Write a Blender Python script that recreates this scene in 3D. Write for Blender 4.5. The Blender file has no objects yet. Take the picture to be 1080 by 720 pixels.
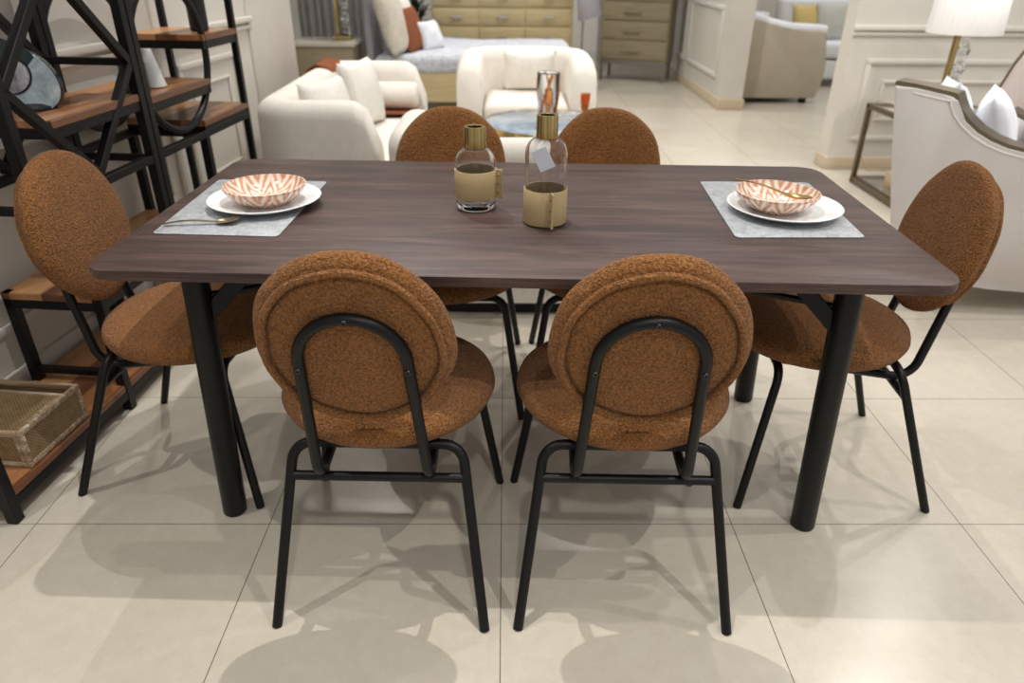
import bpy, bmesh, math, random
from mathutils import Vector, Matrix
random.seed(7)
PI = math.pi
S = bpy.context.scene
C = S.collection

# ------------------------------------------------------------------ materials
def lin(c):
    return tuple(((v/255)/12.92 if v/255 <= .04045 else ((v/255+.055)/1.055)**2.4) for v in c)

class NT:
    def __init__(s, name):
        s.m = bpy.data.materials.new(name); s.m.use_nodes = True
        s.t = s.m.node_tree; s.b = s.t.nodes['Principled BSDF']
    def n(s, kind, **kw):
        o = s.t.nodes.new(kind)
        for k, v in kw.items(): setattr(o, k, v)
        return o
    def l(s, a, b): s.t.links.new(a, b)
    def coord(s, scale=(1, 1, 1), rot=(0, 0, 0), loc=(0, 0, 0)):
        tc = s.n('ShaderNodeTexCoord'); mp = s.n('ShaderNodeMapping')
        mp.inputs['Scale'].default_value = scale; mp.inputs['Rotation'].default_value = rot; mp.inputs['Location'].default_value = loc
        s.l(tc.outputs['Object'], mp.inputs[0]); return mp.outputs[0]
    def noise(s, vec, scale, detail=4, rough=.55, dist=0):
        o = s.n('ShaderNodeTexNoise'); o.inputs['Scale'].default_value = scale; o.inputs['Detail'].default_value = detail
        o.inputs['Roughness'].default_value = rough; o.inputs['Distortion'].default_value = dist
        s.l(vec, o.inputs['Vector']); return o.outputs['Fac']
    def ramp(s, fac, stops, interp='LINEAR'):
        o = s.n('ShaderNodeValToRGB'); r = o.color_ramp; r.interpolation = interp
        while len(r.elements) < len(stops): r.elements.new(.5)
        for e, (p, c) in zip(r.elements, stops):
            e.position = p; e.color = (*lin(c), 1) if len(c) == 3 else c
        s.l(fac, o.inputs[0]); return o.outputs[0]
    def mix(s, fac, a, b, mode='MIX'):
        o = s.n('ShaderNodeMix', data_type='RGBA', blend_type=mode)
        for sock, v in ((o.inputs[0], fac), (o.inputs[6], a), (o.inputs[7], b)):
            if hasattr(v, 'links'): s.l(v, sock)
            elif isinstance(v, (int, float)): sock.default_value = v
            else: sock.default_value = (*lin(v), 1)
        return o.outputs[2]
    def bump(s, h, strength, dist=.001):
        o = s.n('ShaderNodeBump'); o.inputs['Strength'].default_value = strength; o.inputs['Distance'].default_value = dist
        s.l(h, o.inputs['Height']); s.l(o.outputs[0], s.b.inputs['Normal'])
    def set(s, **kw):
        for k, v in kw.items():
            i = s.b.inputs[k.replace('_', ' ')]
            if hasattr(v, 'links'): s.l(v, i)
            elif isinstance(v, tuple) and len(v) == 3: i.default_value = (*lin(v), 1)
            else: i.default_value = v
        return s.m

def plain(name, c, rough=.5, metal=0, **kw):
    t = NT(name); v = t.coord()
    f = t.noise(v, 6, 3)
    c2 = tuple(min(255, x*1.015) for x in c); c1 = tuple(x*.985 for x in c)
    return t.set(Base_Color=t.ramp(f, [(.3, c1), (.7, c2)]), Roughness=rough, Metallic=metal, **kw)

def fabric(name, c, scale=400, strength=.3, rough=.95, var=.1, dist=.001):
    t = NT(name); v = t.coord()
    a = t.noise(v, scale, 3, .7); b = t.noise(v, 9, 3)
    m = t.mix(.35, a, b)
    c2 = tuple(min(255, x*(1+var)) for x in c); c1 = tuple(x*(1-var) for x in c)
    t.bump(a, strength, dist)
    return t.set(Base_Color=t.ramp(m, [(.3, c1), (.7, c2)]), Roughness=rough, Specular_IOR_Level=.15)

def boucle(name, c, scale=210, k=.62):
    t = NT(name); v = t.coord()
    w = t.n('ShaderNodeTexNoise'); w.inputs['Scale'].default_value = 90; t.l(v, w.inputs['Vector'])
    vm = t.n('ShaderNodeVectorMath', operation='MULTIPLY_ADD')
    vm.inputs[1].default_value = (.012, .012, .012); t.l(w.outputs['Color'], vm.inputs[0]); t.l(v, vm.inputs[2])
    vo = t.n('ShaderNodeTexVoronoi', feature='SMOOTH_F1'); vo.inputs['Scale'].default_value = scale
    t.l(vm.outputs[0], vo.inputs['Vector'])
    d = vo.outputs['Distance']
    inv = t.n('ShaderNodeMath', operation='SUBTRACT'); inv.inputs[0].default_value = 1; t.l(d, inv.inputs[1])
    n2 = t.noise(v, scale*1.7, 2, .6)
    hs = t.n('ShaderNodeMath', operation='MULTIPLY_ADD'); t.l(n2, hs.inputs[0]); hs.inputs[1].default_value = .5; t.l(inv.outputs[0], hs.inputs[2])
    t.bump(hs.outputs[0], 1.0, .006)
    dark = tuple(x*k for x in c); hi = tuple(min(255, x*1.22) for x in c)
    big = t.noise(v, 14, 3)
    col = t.ramp(d, [(.14, hi), (.36, c), (.64, dark)])  # loop tops lit and gaps shaded in the colour, where bump hardly shows
    col = t.mix(.25, col, t.ramp(big, [(.3, tuple(x*.85 for x in c)), (.7, tuple(min(255, x*1.1) for x in c))]))
    return t.set(Base_Color=col, Roughness=1, Specular_IOR_Level=.05, Sheen_Weight=.12)

def metal(name, c, rough=.3):
    t = NT(name); v = t.coord((1, 1, 30)); f = t.noise(v, 40, 2)
    r = t.n('ShaderNodeMapRange'); r.inputs[3].default_value = rough*.8; r.inputs[4].default_value = rough*1.2; t.l(f, r.inputs[0])
    return t.set(Base_Color=c, Metallic=1.0, Roughness=r.outputs[0])

def brushed_brass(name, c):
    # vertical brushing round the neck; light and dark reflection streaks painted into its colour
    t = NT(name)
    tc = t.n('ShaderNodeTexCoord'); sp = t.n('ShaderNodeSeparateXYZ'); t.l(tc.outputs['Object'], sp.inputs[0])
    at = t.n('ShaderNodeMath', operation='ARCTAN2'); t.l(sp.outputs[0], at.inputs[0]); t.l(sp.outputs[1], at.inputs[1])
    cb = t.n('ShaderNodeCombineXYZ'); t.l(at.outputs[0], cb.inputs[0])
    f = t.noise(cb.outputs[0], 5, 5, .75)
    t.bump(f, .7, .002)
    return t.set(Base_Color=t.ramp(f, [(.36, tuple(x*.52 for x in c)), (.5, tuple(x*.88 for x in c)), (.62, tuple(min(255, x*1.18) for x in c))]), Metallic=1.0, Roughness=.2)

def wood(name, cs, axis=0, scale=1.0, rough=.45, bump=.15, fine=1.0):
    t = NT(name); sc = [9*scale]*3; sc[axis] = .9*scale
    v = t.coord(tuple(sc))
    a = t.noise(v, 3.2, 8, .62, .7)
    sc2 = [150*fine]*3; sc2[axis] = 3.5*fine
    b = t.noise(t.coord(tuple(sc2)), 1.0, 4, .7)
    m = t.mix(.46, a, b)
    col = t.ramp(m, [(.36, cs[0]), (.5, cs[1]), (.62, cs[2])])
    t.bump(b, bump, .001)
    return t.set(Base_Color=col, Roughness=rough)

def planked(name, cs, axis=0, width=.085):
    t = NT(name); sc = [7]*3; sc[axis] = .8
    v = t.coord(tuple(sc)); a = t.noise(v, 3, 7, .62, .8)
    tc = t.n('ShaderNodeTexCoord'); sp = t.n('ShaderNodeSeparateXYZ'); t.l(tc.outputs['Object'], sp.inputs[0])
    dv = t.n('ShaderNodeMath', operation='DIVIDE'); t.l(sp.outputs[1-axis], dv.inputs[0]); dv.inputs[1].default_value = width
    fl = t.n('ShaderNodeMath', operation='FLOOR'); t.l(dv.outputs[0], fl.inputs[0])
    wn = t.n('ShaderNodeTexWhiteNoise', noise_dimensions='1D'); t.l(fl.outputs[0], wn.inputs['W'])
    m = t.mix(.55, a, wn.outputs['Value'])
    return t.set(Base_Color=t.ramp(m, [(.25, cs[0]), (.5, cs[1]), (.72, cs[2])]), Roughness=.32)

def glass(name, c=(255, 255, 255), ior=1.45, rough=0):
    t = NT(name)
    return t.set(Base_Color=c, Transmission_Weight=1.0, Roughness=rough, IOR=ior)

M = {}
M['boucle'] = boucle('rust boucle', (146, 98, 55), 260, .70)
M['black'] = plain('black powder coated steel', (10, 11, 13), .42, 0, Specular_IOR_Level=.3)
M['table_wood'] = wood('dark stained oak', ((38, 26, 23), (66, 48, 44), (90, 69, 63)), 0, 1.0, .46, .35, 2.0)
M['shelf_wood'] = planked('reddish plank wood', ((104, 64, 42), (156, 104, 66), (196, 146, 98)), 0)
M['brass'] = brushed_brass('brushed brass', (196, 172, 112))
M['bronze'] = metal('aged bronze', (128, 116, 96), .38)
M['gold'] = metal('gold flatware', (205, 172, 104), .22)
M['dull_gold'] = metal('pale gold flatware', (190, 176, 142), .25)
M['chrome'] = metal('dark steel screw', (70, 70, 72), .3)
M['glass'] = glass('clear glass')
M['leather'] = fabric('tan leather sleeve', (184, 163, 124), 700, .12, .5, .04)
M['porcelain'] = plain('white porcelain', (232, 234, 235), .16)
M['tag'] = plain('grey white card tag', (222, 228, 240), .55)
M['cream'] = fabric('cream boucle upholstery', (232, 226, 217), 130, .5, 1, .05, .004)
M['white_cloth'] = fabric('white boucle cushion', (232, 228, 220), 90, .6, 1, .06, .006)
M['linen'] = fabric('white linen', (232, 234, 240), 300, .3, 1, .04)
M['greige'] = fabric('pale greige upholstery', (226, 220, 216), 260, .25, .9, .04)
M['grey_cloth'] = fabric('warm grey upholstery', (188, 178, 162), 260, .25, .9, .05)
M['pink_cloth'] = fabric('pale pink upholstery', (222, 208, 200), 260, .25, .9, .04)
M['rust'] = fabric('rust woven throw', (136, 82, 56), 260, .5, 1, .08)
M['fur_grey'] = fabric('grey faux fur bedding', (196, 199, 206), 45, .8, 1, .16, .01)
M['beige_cloth'] = fabric('beige crushed cloth', (206, 198, 184), 60, .6, 1, .1, .006)
M['yellow_cloth'] = fabric('yellow cushion cloth', (206, 184, 124), 200, .3, 1, .05)
M['sage_cloth'] = fabric('pale sage cushion cloth', (196, 198, 190), 200, .3, 1, .05)
M['shade_grey'] = fabric('grey pleated shade', (150, 146, 150), 220, .4, 1, .1)
M['shade_white'] = fabric('white pleated shade', (240, 238, 236), 220, .2, 1, .03)
M['champagne'] = wood('champagne lacquered wood', ((178, 160, 118), (194, 176, 134), (206, 190, 150)), 0, .6, .35, .03)
M['taupe_wood'] = wood('grey taupe wood', ((138, 126, 100), (150, 138, 112), (160, 148, 124)), 0, .6, .4, .05)
M['night_wood'] = wood('grey brown veneer', ((126, 112, 88), (140, 126, 100), (150, 136, 112)), 0, .6, .35, .03)
M['night_top'] = plain('polished mirror top', (190, 184, 170), .12)
M['nickel'] = metal('satin nickel', (206, 200, 192), .25)
M['grey_steel'] = plain('grey painted steel', (132, 128, 128), .4, .3)
M['wall'] = plain('warm white wall paint', (216, 211, 202), .6)
M['wall_shade'] = plain('grey white wall paint', (216, 216, 211), .6)
M['skirting'] = plain('beige stone skirting', (206, 190, 164), .35)
M['amber'] = glass('amber glass', (226, 146, 62), 1.45)
M['crystal'] = glass('cut crystal', (245, 248, 250), 1.5)
M['leaf'] = plain('dark green leaf', (52, 72, 46), .5)
M['pot'] = plain('grey planter', (120, 116, 108), .6)
M['ceramic_white'] = plain('matt white ceramic', (234, 234, 234), .45)
M['ceramic_green'] = plain('dark sage ceramic', (74, 92, 84), .35)
M['ceramic_black'] = plain('black ceramic', (20, 20, 22), .35)
M['teal'] = plain('dark teal glaze', (22, 40, 46), .22)
M['box_dark'] = plain('dark void', (30, 28, 26), .8)
M['tan_book'] = plain('tan card box', (196, 176, 140), .7)
M['curtain'] = fabric('silver grey curtain', (196, 193, 190), 80, .3, .8, .08)

def floor_mat():
    t = NT('polished beige porcelain tile')
    v = t.coord()
    mp = t.coord(loc=(0.0079+6, -1.4078+6, 0))
    br = t.n('ShaderNodeTexBrick', offset=0.0, squash=1.0)
    for k, val in (('Scale', 1), ('Mortar Size', .0013), ('Mortar Smooth', .1), ('Bias', 0), ('Brick Width', .6), ('Row Height', .6)): br.inputs[k].default_value = val
    br.inputs['Color1'].default_value = (.42, .42, .42, 1); br.inputs['Color2'].default_value = (.58, .58, .58, 1)
    t.l(mp, br.inputs['Vector'])
    a = t.noise(v, 2.2, 8, .62, .4); b = t.noise(v, 26, 6, .7, .3); c = t.noise(v, 150, 3, .7)
    m = t.mix(.5, a, b); m2 = t.mix(.22, m, c); m3 = t.mix(.2, m2, br.outputs['Color'])
    col = t.ramp(m3, [(.34, (188, 179, 163)), (.5, (199, 191, 176)), (.66, (209, 202, 188))])
    col = t.mix(br.outputs['Fac'], col, (120, 110, 98))
    r = t.n('ShaderNodeMapRange'); r.inputs[3].default_value = .16; r.inputs[4].default_value = .30; t.l(b, r.inputs[0])
    inv = t.n('ShaderNodeMath', operation='SUBTRACT'); inv.inputs[0].default_value = 1; t.l(br.outputs['Fac'], inv.inputs[1])
    t.bump(inv.outputs[0], .4, .001)
    return t.set(Base_Color=col, Roughness=r.outputs[0], Specular_IOR_Level=.42)
M['floor'] = floor_mat()

def mat_mat():
    t = NT('silver grey placemat vinyl'); v = t.coord()
    a = t.noise(v, 30, 8, .72, 1.2); b = t.noise(v, 240, 4, .7)
    m = t.mix(.4, a, b)
    t.bump(b, .25, .001)
    return t.set(Base_Color=t.ramp(m, [(.36, (126, 129, 134)), (.5, (160, 164, 168)), (.64, (190, 193, 198))]), Roughness=.38)
M['placemat'] = mat_mat()

def bowl_mat():
    # herringbone of blush and terracotta strokes on a pearly ground
    t = NT('herringbone blush glaze')
    tc = t.n('ShaderNodeTexCoord'); sp = t.n('ShaderNodeSeparateXYZ'); t.l(tc.outputs['Object'], sp.inputs[0])
    def mth(op, a, b=None, c=None):
        o = t.n('ShaderNodeMath', operation=op)
        for i, x in enumerate((a, b, c)):
            if x is None: continue
            if hasattr(x, 'links'): t.l(x, o.inputs[i])
            else: o.inputs[i].default_value = x
        return o.outputs[0]
    ang = mth('ARCTAN2', sp.outputs[1], sp.outputs[0])
    u = mth('MULTIPLY', ang, 9/(2*PI))
    tri = mth('PINGPONG', u, .5)
    r = mth('SQRT', mth('ADD', mth('MULTIPLY', sp.outputs[0], sp.outputs[0]), mth('MULTIPLY', sp.outputs[1], sp.outputs[1])))
    ph = mth('ADD', mth('MULTIPLY', r, 34), mth('MULTIPLY', tri, 3.4))
    ph = mth('ADD', ph, mth('MULTIPLY', t.noise(t.coord(), 30, 3), .6))
    st = mth('PINGPONG', ph, .5)
    nz = t.noise(t.coord((1, 1, 1)), 55, 4)
    k = mth('ADD', st, mth('MULTIPLY', mth('SUBTRACT', nz, .5), .55))
    col = t.ramp(k, [(.06, (196, 140, 108)), (.20, (218, 178, 152)), (.34, (234, 212, 196)), (.5, (240, 228, 218))])
    return t.set(Base_Color=col, Roughness=.12, Coat_Weight=.5)
M['bowl'] = bowl_mat()

def rattan_mat():
    t = NT('woven rattan'); v = t.coord((190, 190, 190))
    ch = t.n('ShaderNodeTexChecker'); ch.inputs['Scale'].default_value = 1; t.l(v, ch.inputs['Vector'])
    a = t.noise(t.coord(), 40, 4)
    col = t.mix(ch.outputs['Fac'], (150, 122, 84), (104, 82, 54)); col = t.mix(.3, col, t.ramp(a, [(.3, (96, 76, 52)), (.7, (172, 146, 108))]))
    t.bump(ch.outputs['Fac'], .5, .002)
    return t.set(Base_Color=col, Roughness=.75)
M['rattan'] = rattan_mat()
M['wash_wood'] = wood('whitewashed frame wood', ((120, 94, 64), (156, 130, 100), (206, 194, 178)), 1, 2, .7, .2)

def marble_mat(name, cs, scale=4):
    t = NT(name); v = t.coord(); a = t.noise(v, scale, 9, .68, 1.4)
    return t.set(Base_Color=t.ramp(a, [(.34, cs[0]), (.5, cs[1]), (.66, cs[2])]), Roughness=.15)
M['blue_marble'] = marble_mat('blue grey marble', ((104, 122, 140), (142, 158, 174), (178, 190, 200)))
M['agate'] = marble_mat('pale blue agate', ((140, 162, 172), (172, 190, 198), (206, 216, 220)), 14)
M['photo_grey'] = marble_mat('smoky mirror', ((96, 92, 100), (168, 166, 176), (224, 226, 232)), 9)

# ------------------------------------------------------------------ geometry helpers
def B(): return bmesh.new()

def obj(name, bm, mat, parent=None, smooth=True, auto=40):
    bmesh.ops.recalc_face_normals(bm, faces=bm.faces)
    me = bpy.data.meshes.new(name); bm.to_mesh(me); bm.free()
    o = bpy.data.objects.new(name, me); C.objects.link(o)
    me.materials.append(M[mat] if isinstance(mat, str) else mat)
    if smooth:
        for p in me.polygons: p.use_smooth = True
        me.set_sharp_from_angle(angle=math.radians(auto))
    if parent: o.parent = parent
    return o

def tag(o, label=None, cat=None, group=None, kind=None):
    if label: o['label'] = label
    if cat: o['category'] = cat
    if group: o['group'] = group
    if kind: o['kind'] = kind
    return o

def thing(name, label, cat, loc=(0, 0, 0), rz=0, group=None):
    o = bpy.data.objects.new(name, None); C.objects.link(o); o.empty_display_size = .1
    o.location = loc; o.rotation_euler = (0, 0, rz)
    return tag(o, label, cat, group)

def place(o, loc, rz=0):
    o.location = loc; o.rotation_euler = (0, 0, rz); return o

def dup(root, loc, rz, label, group=None):
    r = root.copy(); C.objects.link(r); r.location = loc; r.rotation_euler = (0, 0, rz); r['label'] = label
    if group: r['group'] = group
    for ch in list(root.children):
        c = ch.copy(); C.objects.link(c); c.parent = r
        for g in list(ch.children):
            d = g.copy(); C.objects.link(d); d.parent = c
    return r

def box(bm, x0, x1, y0, y1, z0, z1, bev=0, seg=2, mtx=None):
    r = bmesh.ops.create_cube(bm, size=1)
    vs = r['verts']
    for v in vs:
        v.co = Vector(((x0+x1)/2+v.co.x*(x1-x0), (y0+y1)/2+v.co.y*(y1-y0), (z0+z1)/2+v.co.z*(z1-z0)))
    es = list({e for v in vs for e in v.link_edges})
    if bev:
        rr = bmesh.ops.bevel(bm, geom=es, offset=bev, segments=seg, profile=.5, affect='EDGES')
        vs = list({v for f in rr['faces'] for v in f.verts} | {v for v in vs if v.is_valid})
        # every vert of the connected shell
    if mtx:
        seen = set(v for v in vs if v.is_valid); st = list(seen)
        while st:
            v = st.pop()
            for e in v.link_edges:
                w = e.other_vert(v)
                if w not in seen: seen.add(w); st.append(w)
        for v in seen: v.co = mtx @ v.co
    return bm

def bar(bm, a, b, w, h=None, up=(0, 0, 1), bev=.002):
    a, b = Vector(a), Vector(b); d = (b-a); L = d.length; d.normalize(); h = h or w
    u = Vector(up)
    if abs(d.dot(u)) > .98: u = Vector((1, 0, 0))
    s = d.cross(u).normalized(); u = s.cross(d).normalized()
    m = Matrix((( d.x, s.x, u.x, a.x), (d.y, s.y, u.y, a.y), (d.z, s.z, u.z, a.z), (0, 0, 0, 1)))
    return box(bm, 0, L, -w/2, w/2, -h/2, h/2, bev, 1, m)

def fillet(pts, r, seg=8):
    pts = [Vector(p) for p in pts]; out = [pts[0]]
    for i in range(1, len(pts)-1):
        p = pts[i]; a = pts[i-1]-p; b = pts[i+1]-p
        rr = r[i-1] if isinstance(r, (list, tuple)) else r
        if rr <= 0: out.append(p); continue
        la, lb = a.length, b.length; a.normalize(); b.normalize()
        ang = a.angle(b)
        if ang > PI-.02: out.append(p); continue
        t = min(rr/math.tan(ang/2), la*.49, lb*.49); rr2 = t*math.tan(ang/2)
        p0 = p+a*t; p1 = p+b*t; c = p+(a+b).normalized()*(rr2/math.sin(ang/2))
        v0 = p0-c; v1 = p1-c; th = v0.angle(v1); ax = v0.cross(v1).normalized()
        for k in range(seg+1):
            out.append(c+Matrix.Rotation(th*k/seg, 3, ax) @ v0)
    out.append(pts[-1]); return out

def tube(bm, pts, r, n=12, cap=True, closed=False, radii=None):
    pts = [Vector(p) for p in pts]; N = len(pts)
    tang = []
    for i in range(N):
        if closed: t = pts[(i+1) % N]-pts[i-1]
        else: t = pts[min(i+1, N-1)]-pts[max(i-1, 0)]
        tang.append(t.normalized())
    ref = Vector((0, 0, 1)) if abs(tang[0].z) < .9 else Vector((1, 0, 0))
    u = tang[0].cross(ref).normalized(); rings = []
    for i in range(N):
        if i:
            q = tang[i-1].rotation_difference(tang[i]); u = q @ u
        u = (u-tang[i]*u.dot(tang[i])).normalized(); w = tang[i].cross(u)
        rr = radii[i] if radii else r
        rings.append([bm.verts.new(pts[i]+(u*math.cos(2*PI*k/n)+w*math.sin(2*PI*k/n))*rr) for k in range(n)])
    for i in range(N if closed else N-1):
        a, b = rings[i], rings[(i+1) % N]
        off = 0
        if closed and i == N-1:
            off = min(range(n), key=lambda o: (a[0].co-b[o].co).length)
        for k in range(n):
            bm.faces.new((a[k], a[(k+1) % n], b[(k+1+off) % n], b[(k+off) % n]))
    if cap and not closed:
        bm.faces.new(rings[0][::-1]); bm.faces.new(rings[-1])
    return bm

def lathe(bm, prof, n=48, c=(0, 0, 0), sx=1, sy=1, mtx=None, wob=None):
    c = Vector(c); rings = []; allv = []
    for r, z in prof:
        if r < 1e-6:
            v = bm.verts.new(Vector((0, 0, z))); rings.append([v]); allv.append(v)
        else:
            ring = []
            for k in range(n):
                a = 2*PI*k/n; rr = r*(1+(wob(a, r, z) if wob else 0))
                v = bm.verts.new(Vector((rr*math.cos(a)*sx, rr*math.sin(a)*sy, z))); ring.append(v); allv.append(v)
            rings.append(ring)
    for a, b in zip(rings, rings[1:]):
        if len(a) == 1 and len(b) == 1: continue
        for k in range(n):
            k2 = (k+1) % n
            if len(a) == 1: bm.faces.new((a[0], b[k2], b[k]))
            elif len(b) == 1: bm.faces.new((a[k], a[k2], b[0]))
            else: bm.faces.new((a[k], a[k2], b[k2], b[k]))
    for v in allv: v.co = (mtx @ v.co if mtx else v.co)+c
    return bm

def prism(bm, pts, z0, z1, bev=0, mtx=None):
    """closed 2D outline extruded along z"""
    lo = [bm.verts.new((x, y, z0)) for x, y in pts]; hi = [bm.verts.new((x, y, z1)) for x, y in pts]
    n = len(pts); f0 = bm.faces.new(lo[::-1]); f1 = bm.faces.new(hi)
    for k in range(n): bm.faces.new((lo[k], lo[(k+1) % n], hi[(k+1) % n], hi[k]))
    if bev:
        es = list(f0.edges)+list(f1.edges)
        bmesh.ops.bevel(bm, geom=es, offset=bev, segments=2, profile=.5, affect='EDGES')
    if mtx:
        for v in bm.verts: v.co = mtx @ v.co
    return bm

def rrect(x0, x1, y0, y1, r, n=6):
    out = []
    for cx, cy, a0 in ((x1-r, y1-r, 0), (x0+r, y1-r, 90), (x0+r, y0+r, 180), (x1-r, y0+r, 270)):
        for k in range(n+1):
            a = math.radians(a0+90*k/n); out.append((cx+r*math.cos(a), cy+r*math.sin(a)))
    return out

def pillow(bm, w, h, t, mtx=None, n=14, pinch=.10, wr=.0, seed=0):
    """soft stuffed square cushion: w x h, thickness t, in the local XZ plane"""
    rnd = random.Random(seed); ph = [rnd.uniform(0, 6) for _ in range(6)]
    def P(i, j, s):
        u = -1+2*i/n; v = -1+2*j/n
        k = (1-u**2)*(1-v**2)
        th = max(k, 0)**.42*t/2
        px = u*w/2*(1-pinch*(1-abs(v)**2)*abs(u)**3); pz = v*h/2*(1-pinch*(1-abs(u)**2)*abs(v)**3)
        th *= 1+wr*(math.sin(5*u+ph[0]+3*v)+math.sin(7*v+ph[1]-4*u))*.5
        return Vector((px, s*th, pz))
    fr = [[None]*(n+1) for _ in range(n+1)]; bk = [[None]*(n+1) for _ in range(n+1)]; new = []
    for i in range(n+1):
        for j in range(n+1):
            edge = i in (0, n) or j in (0, n)
            a = bm.verts.new(P(i, j, 1)); fr[i][j] = a; new.append(a)
            if edge: bk[i][j] = a
            else:
                b = bm.verts.new(P(i, j, -1)); bk[i][j] = b; new.append(b)
    for i in range(n):
        for j in range(n):
            bm.faces.new((fr[i][j], fr[i+1][j], fr[i+1][j+1], fr[i][j+1]))
            q = (bk[i][j+1], bk[i+1][j+1], bk[i+1][j], bk[i][j])
            try: bm.faces.new(q)
            except ValueError: pass
    if mtx:
        for v in new: v.co = mtx @ v.co
    return bm

def TR(loc, rx=0, ry=0, rz=0):
    from mathutils import Euler
    return Matrix.Translation(loc) @ Euler((math.radians(rx), math.radians(ry), math.radians(rz)), 'XYZ').to_matrix().to_4x4()

def shell(bm, path, thick, z0, ztop, rtop, lean=0.0, nseg=6):
    """upholstered wall along a plan path; ztop may be a function of 0..1; rounded top and rounded ends"""
    P = [Vector((p[0], p[1], 0)) for p in path]; N = len(P)
    L = [0]
    for i in range(1, N): L.append(L[-1]+(P[i]-P[i-1]).length)
    rings = []
    for i in range(N):
        t = (P[min(i+1, N-1)]-P[max(i-1, 0)]).normalized(); nrm = Vector((-t.y, t.x, 0))
        s = L[i]/L[-1]; zt = ztop(s) if callable(ztop) else ztop
        h = thick/2; r = min(rtop, h)
        prof = [(-h, z0), (-h, z0+(zt-z0)*.5)]
        for k in range(nseg+1):
            a = PI-PI/2*k/nseg; prof.append((-h+r+r*math.cos(a), zt-r+r*math.sin(a)))
        for k in range(nseg+1):
            a = PI/2-PI/2*k/nseg; prof.append((h-r+r*math.cos(a), zt-r+r*math.sin(a)))
        prof += [(h, z0+(zt-z0)*.5), (h, z0)]
        # outward lean of the top
        rings.append([bm.verts.new(P[i]+nrm*(a-lean*(z-z0)/max(zt-z0, .01))+Vector((0, 0, z))) for a, z in prof])
    m = len(rings[0])
    for a, b in zip(rings, rings[1:]):
        for k in range(m-1): bm.faces.new((a[k], a[k+1], b[k+1], b[k]))
        bm.faces.new((a[m-1], a[0], b[0], b[m-1]))
    bm.faces.new(rings[0]); bm.faces.new(rings[-1][::-1])
    return bm

def resample(pts, r, step=.05):
    p = fillet([(x, y, 0) for x, y in pts], r, 8); out = [p[0]]
    for a, b in zip(p, p[1:]):
        d = (b-a).length; n = max(1, int(d/step))
        for k in range(1, n+1): out.append(a.lerp(b, k/n))
    return [(v.x, v.y) for v in out]

# ------------------------------------------------------------------ camera
f_px, pitch, yaw, roll, camH = 753.9, .4956, .0113, .0083, 1.30
fw = Vector((math.sin(yaw)*math.cos(pitch), math.cos(yaw)*math.cos(pitch), -math.sin(pitch)))
rt = fw.cross(Vector((0, 0, 1))).normalized(); up = rt.cross(fw)
r2 = rt*math.cos(roll)+up*math.sin(roll); u2 = -rt*math.sin(roll)+up*math.cos(roll)
cam = bpy.data.cameras.new('camera'); co = bpy.data.objects.new('camera', cam); C.objects.link(co)
co.matrix_world = Matrix(((r2.x, u2.x, -fw.x, 0), (r2.y, u2.y, -fw.y, 0), (r2.z, u2.z, -fw.z, camH), (0, 0, 0, 1)))
cam.sensor_width = 36; cam.lens = f_px/1080*36
cam.clip_start = .05
cam.dof.use_dof = True; cam.dof.focus_distance = 1.5; cam.dof.aperture_fstop = 3.0
S.camera = co

# ------------------------------------------------------------------ the setting
def struct(name, bm, m, auto=40):
    return tag(obj(name, bm, m, None, True, auto), kind='structure')
bm = B(); box(bm, -6, 8, -2.5, 13, -.1, 0); struct('floor', bm, 'floor')

# shelf/wall frame: s runs along the left wall, d towards it
FO = Vector((-1.266, 1.42, 0)); DX = Vector((.1, .995, 0)).normalized(); NX = Vector((-DX.y, DX.x, 0)); RZ = math.atan2(DX.y, DX.x)
def W(s, d, z=0): return FO+DX*s+NX*d+Vector((0, 0, z))

def left_local(o): return place(o, FO, RZ)
WD = .345
bm = B(); box(bm, -3.2, 3.23, WD, WD+.14, 0, 3.0); left_local(struct('wall_left', bm, 'wall'))
bm = B(); box(bm, -3.2, 3.235, WD-.018, WD-.001, 0, .13, .005); left_local(struct('baseboard_left', bm, 'wall'))
bm = B(); box(bm, -3.2, 2.64, WD-.022, WD-.001, .955, .972, .004); box(bm, -3.2, 2.64, WD-.030, WD-.001, .985, 1.012, .006)
left_local(struct('trim_1', bm, 'wall'))
def frame_molding(bm, s0, s1, z0, z1, w=.028, d=.014, y=WD):
    for a in ((s0, s1, z0, z0+w), (s0, s1, z1-w, z1), (s0, s0+w, z0+w, z1-w), (s1-w, s1, z0+w, z1-w)):
        box(bm, a[0], a[1], y-d, y-.0005, a[2], a[3], .005)
k = 2
for s0, s1 in ((-1.0, .30), (.42, 1.72), (1.84, 2.42)):
    bm = B(); frame_molding(bm, s0, s1, .25, .87); frame_molding(bm, s0+.10, s1-.10, .35, .77, .016, .010)
    left_local(struct('trim_%d' % k, bm, 'wall')); k += 1
bm = B(); box(bm, 2.62, 3.23, WD-.012, WD+.001, 0, 3.0, .003); left_local(struct('trim_%d' % k, bm, 'wall')); k += 1

# wall of the bedroom display, further back on the left
bm = B(); box(bm, -2.55, -2.40, 4.7, 9.2, 0, 3.0); struct('wall_far_left', bm, 'wall_shade')
bm = B()
box(bm, -2.41, -2.37, 4.9, 8.6, .99, 1.03, .006); box(bm, -2.41, -2.38, 4.9, 8.6, .62, .66, .006); box(bm, -2.41, -2.385, 5.1, 8.4, .70, .93, .004)
struct('trim_%d' % k, bm, 'wall'); k += 1
bm = B(); box(bm, -2.55, 1.08, 9.1, 9.25, 0, 3.0); struct('wall_back', bm, 'wall_shade')
bm = B(); box(bm, .95, 8, 10.6, 10.75, 0, 3.0); struct('wall_far_back', bm, 'wall')
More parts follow.
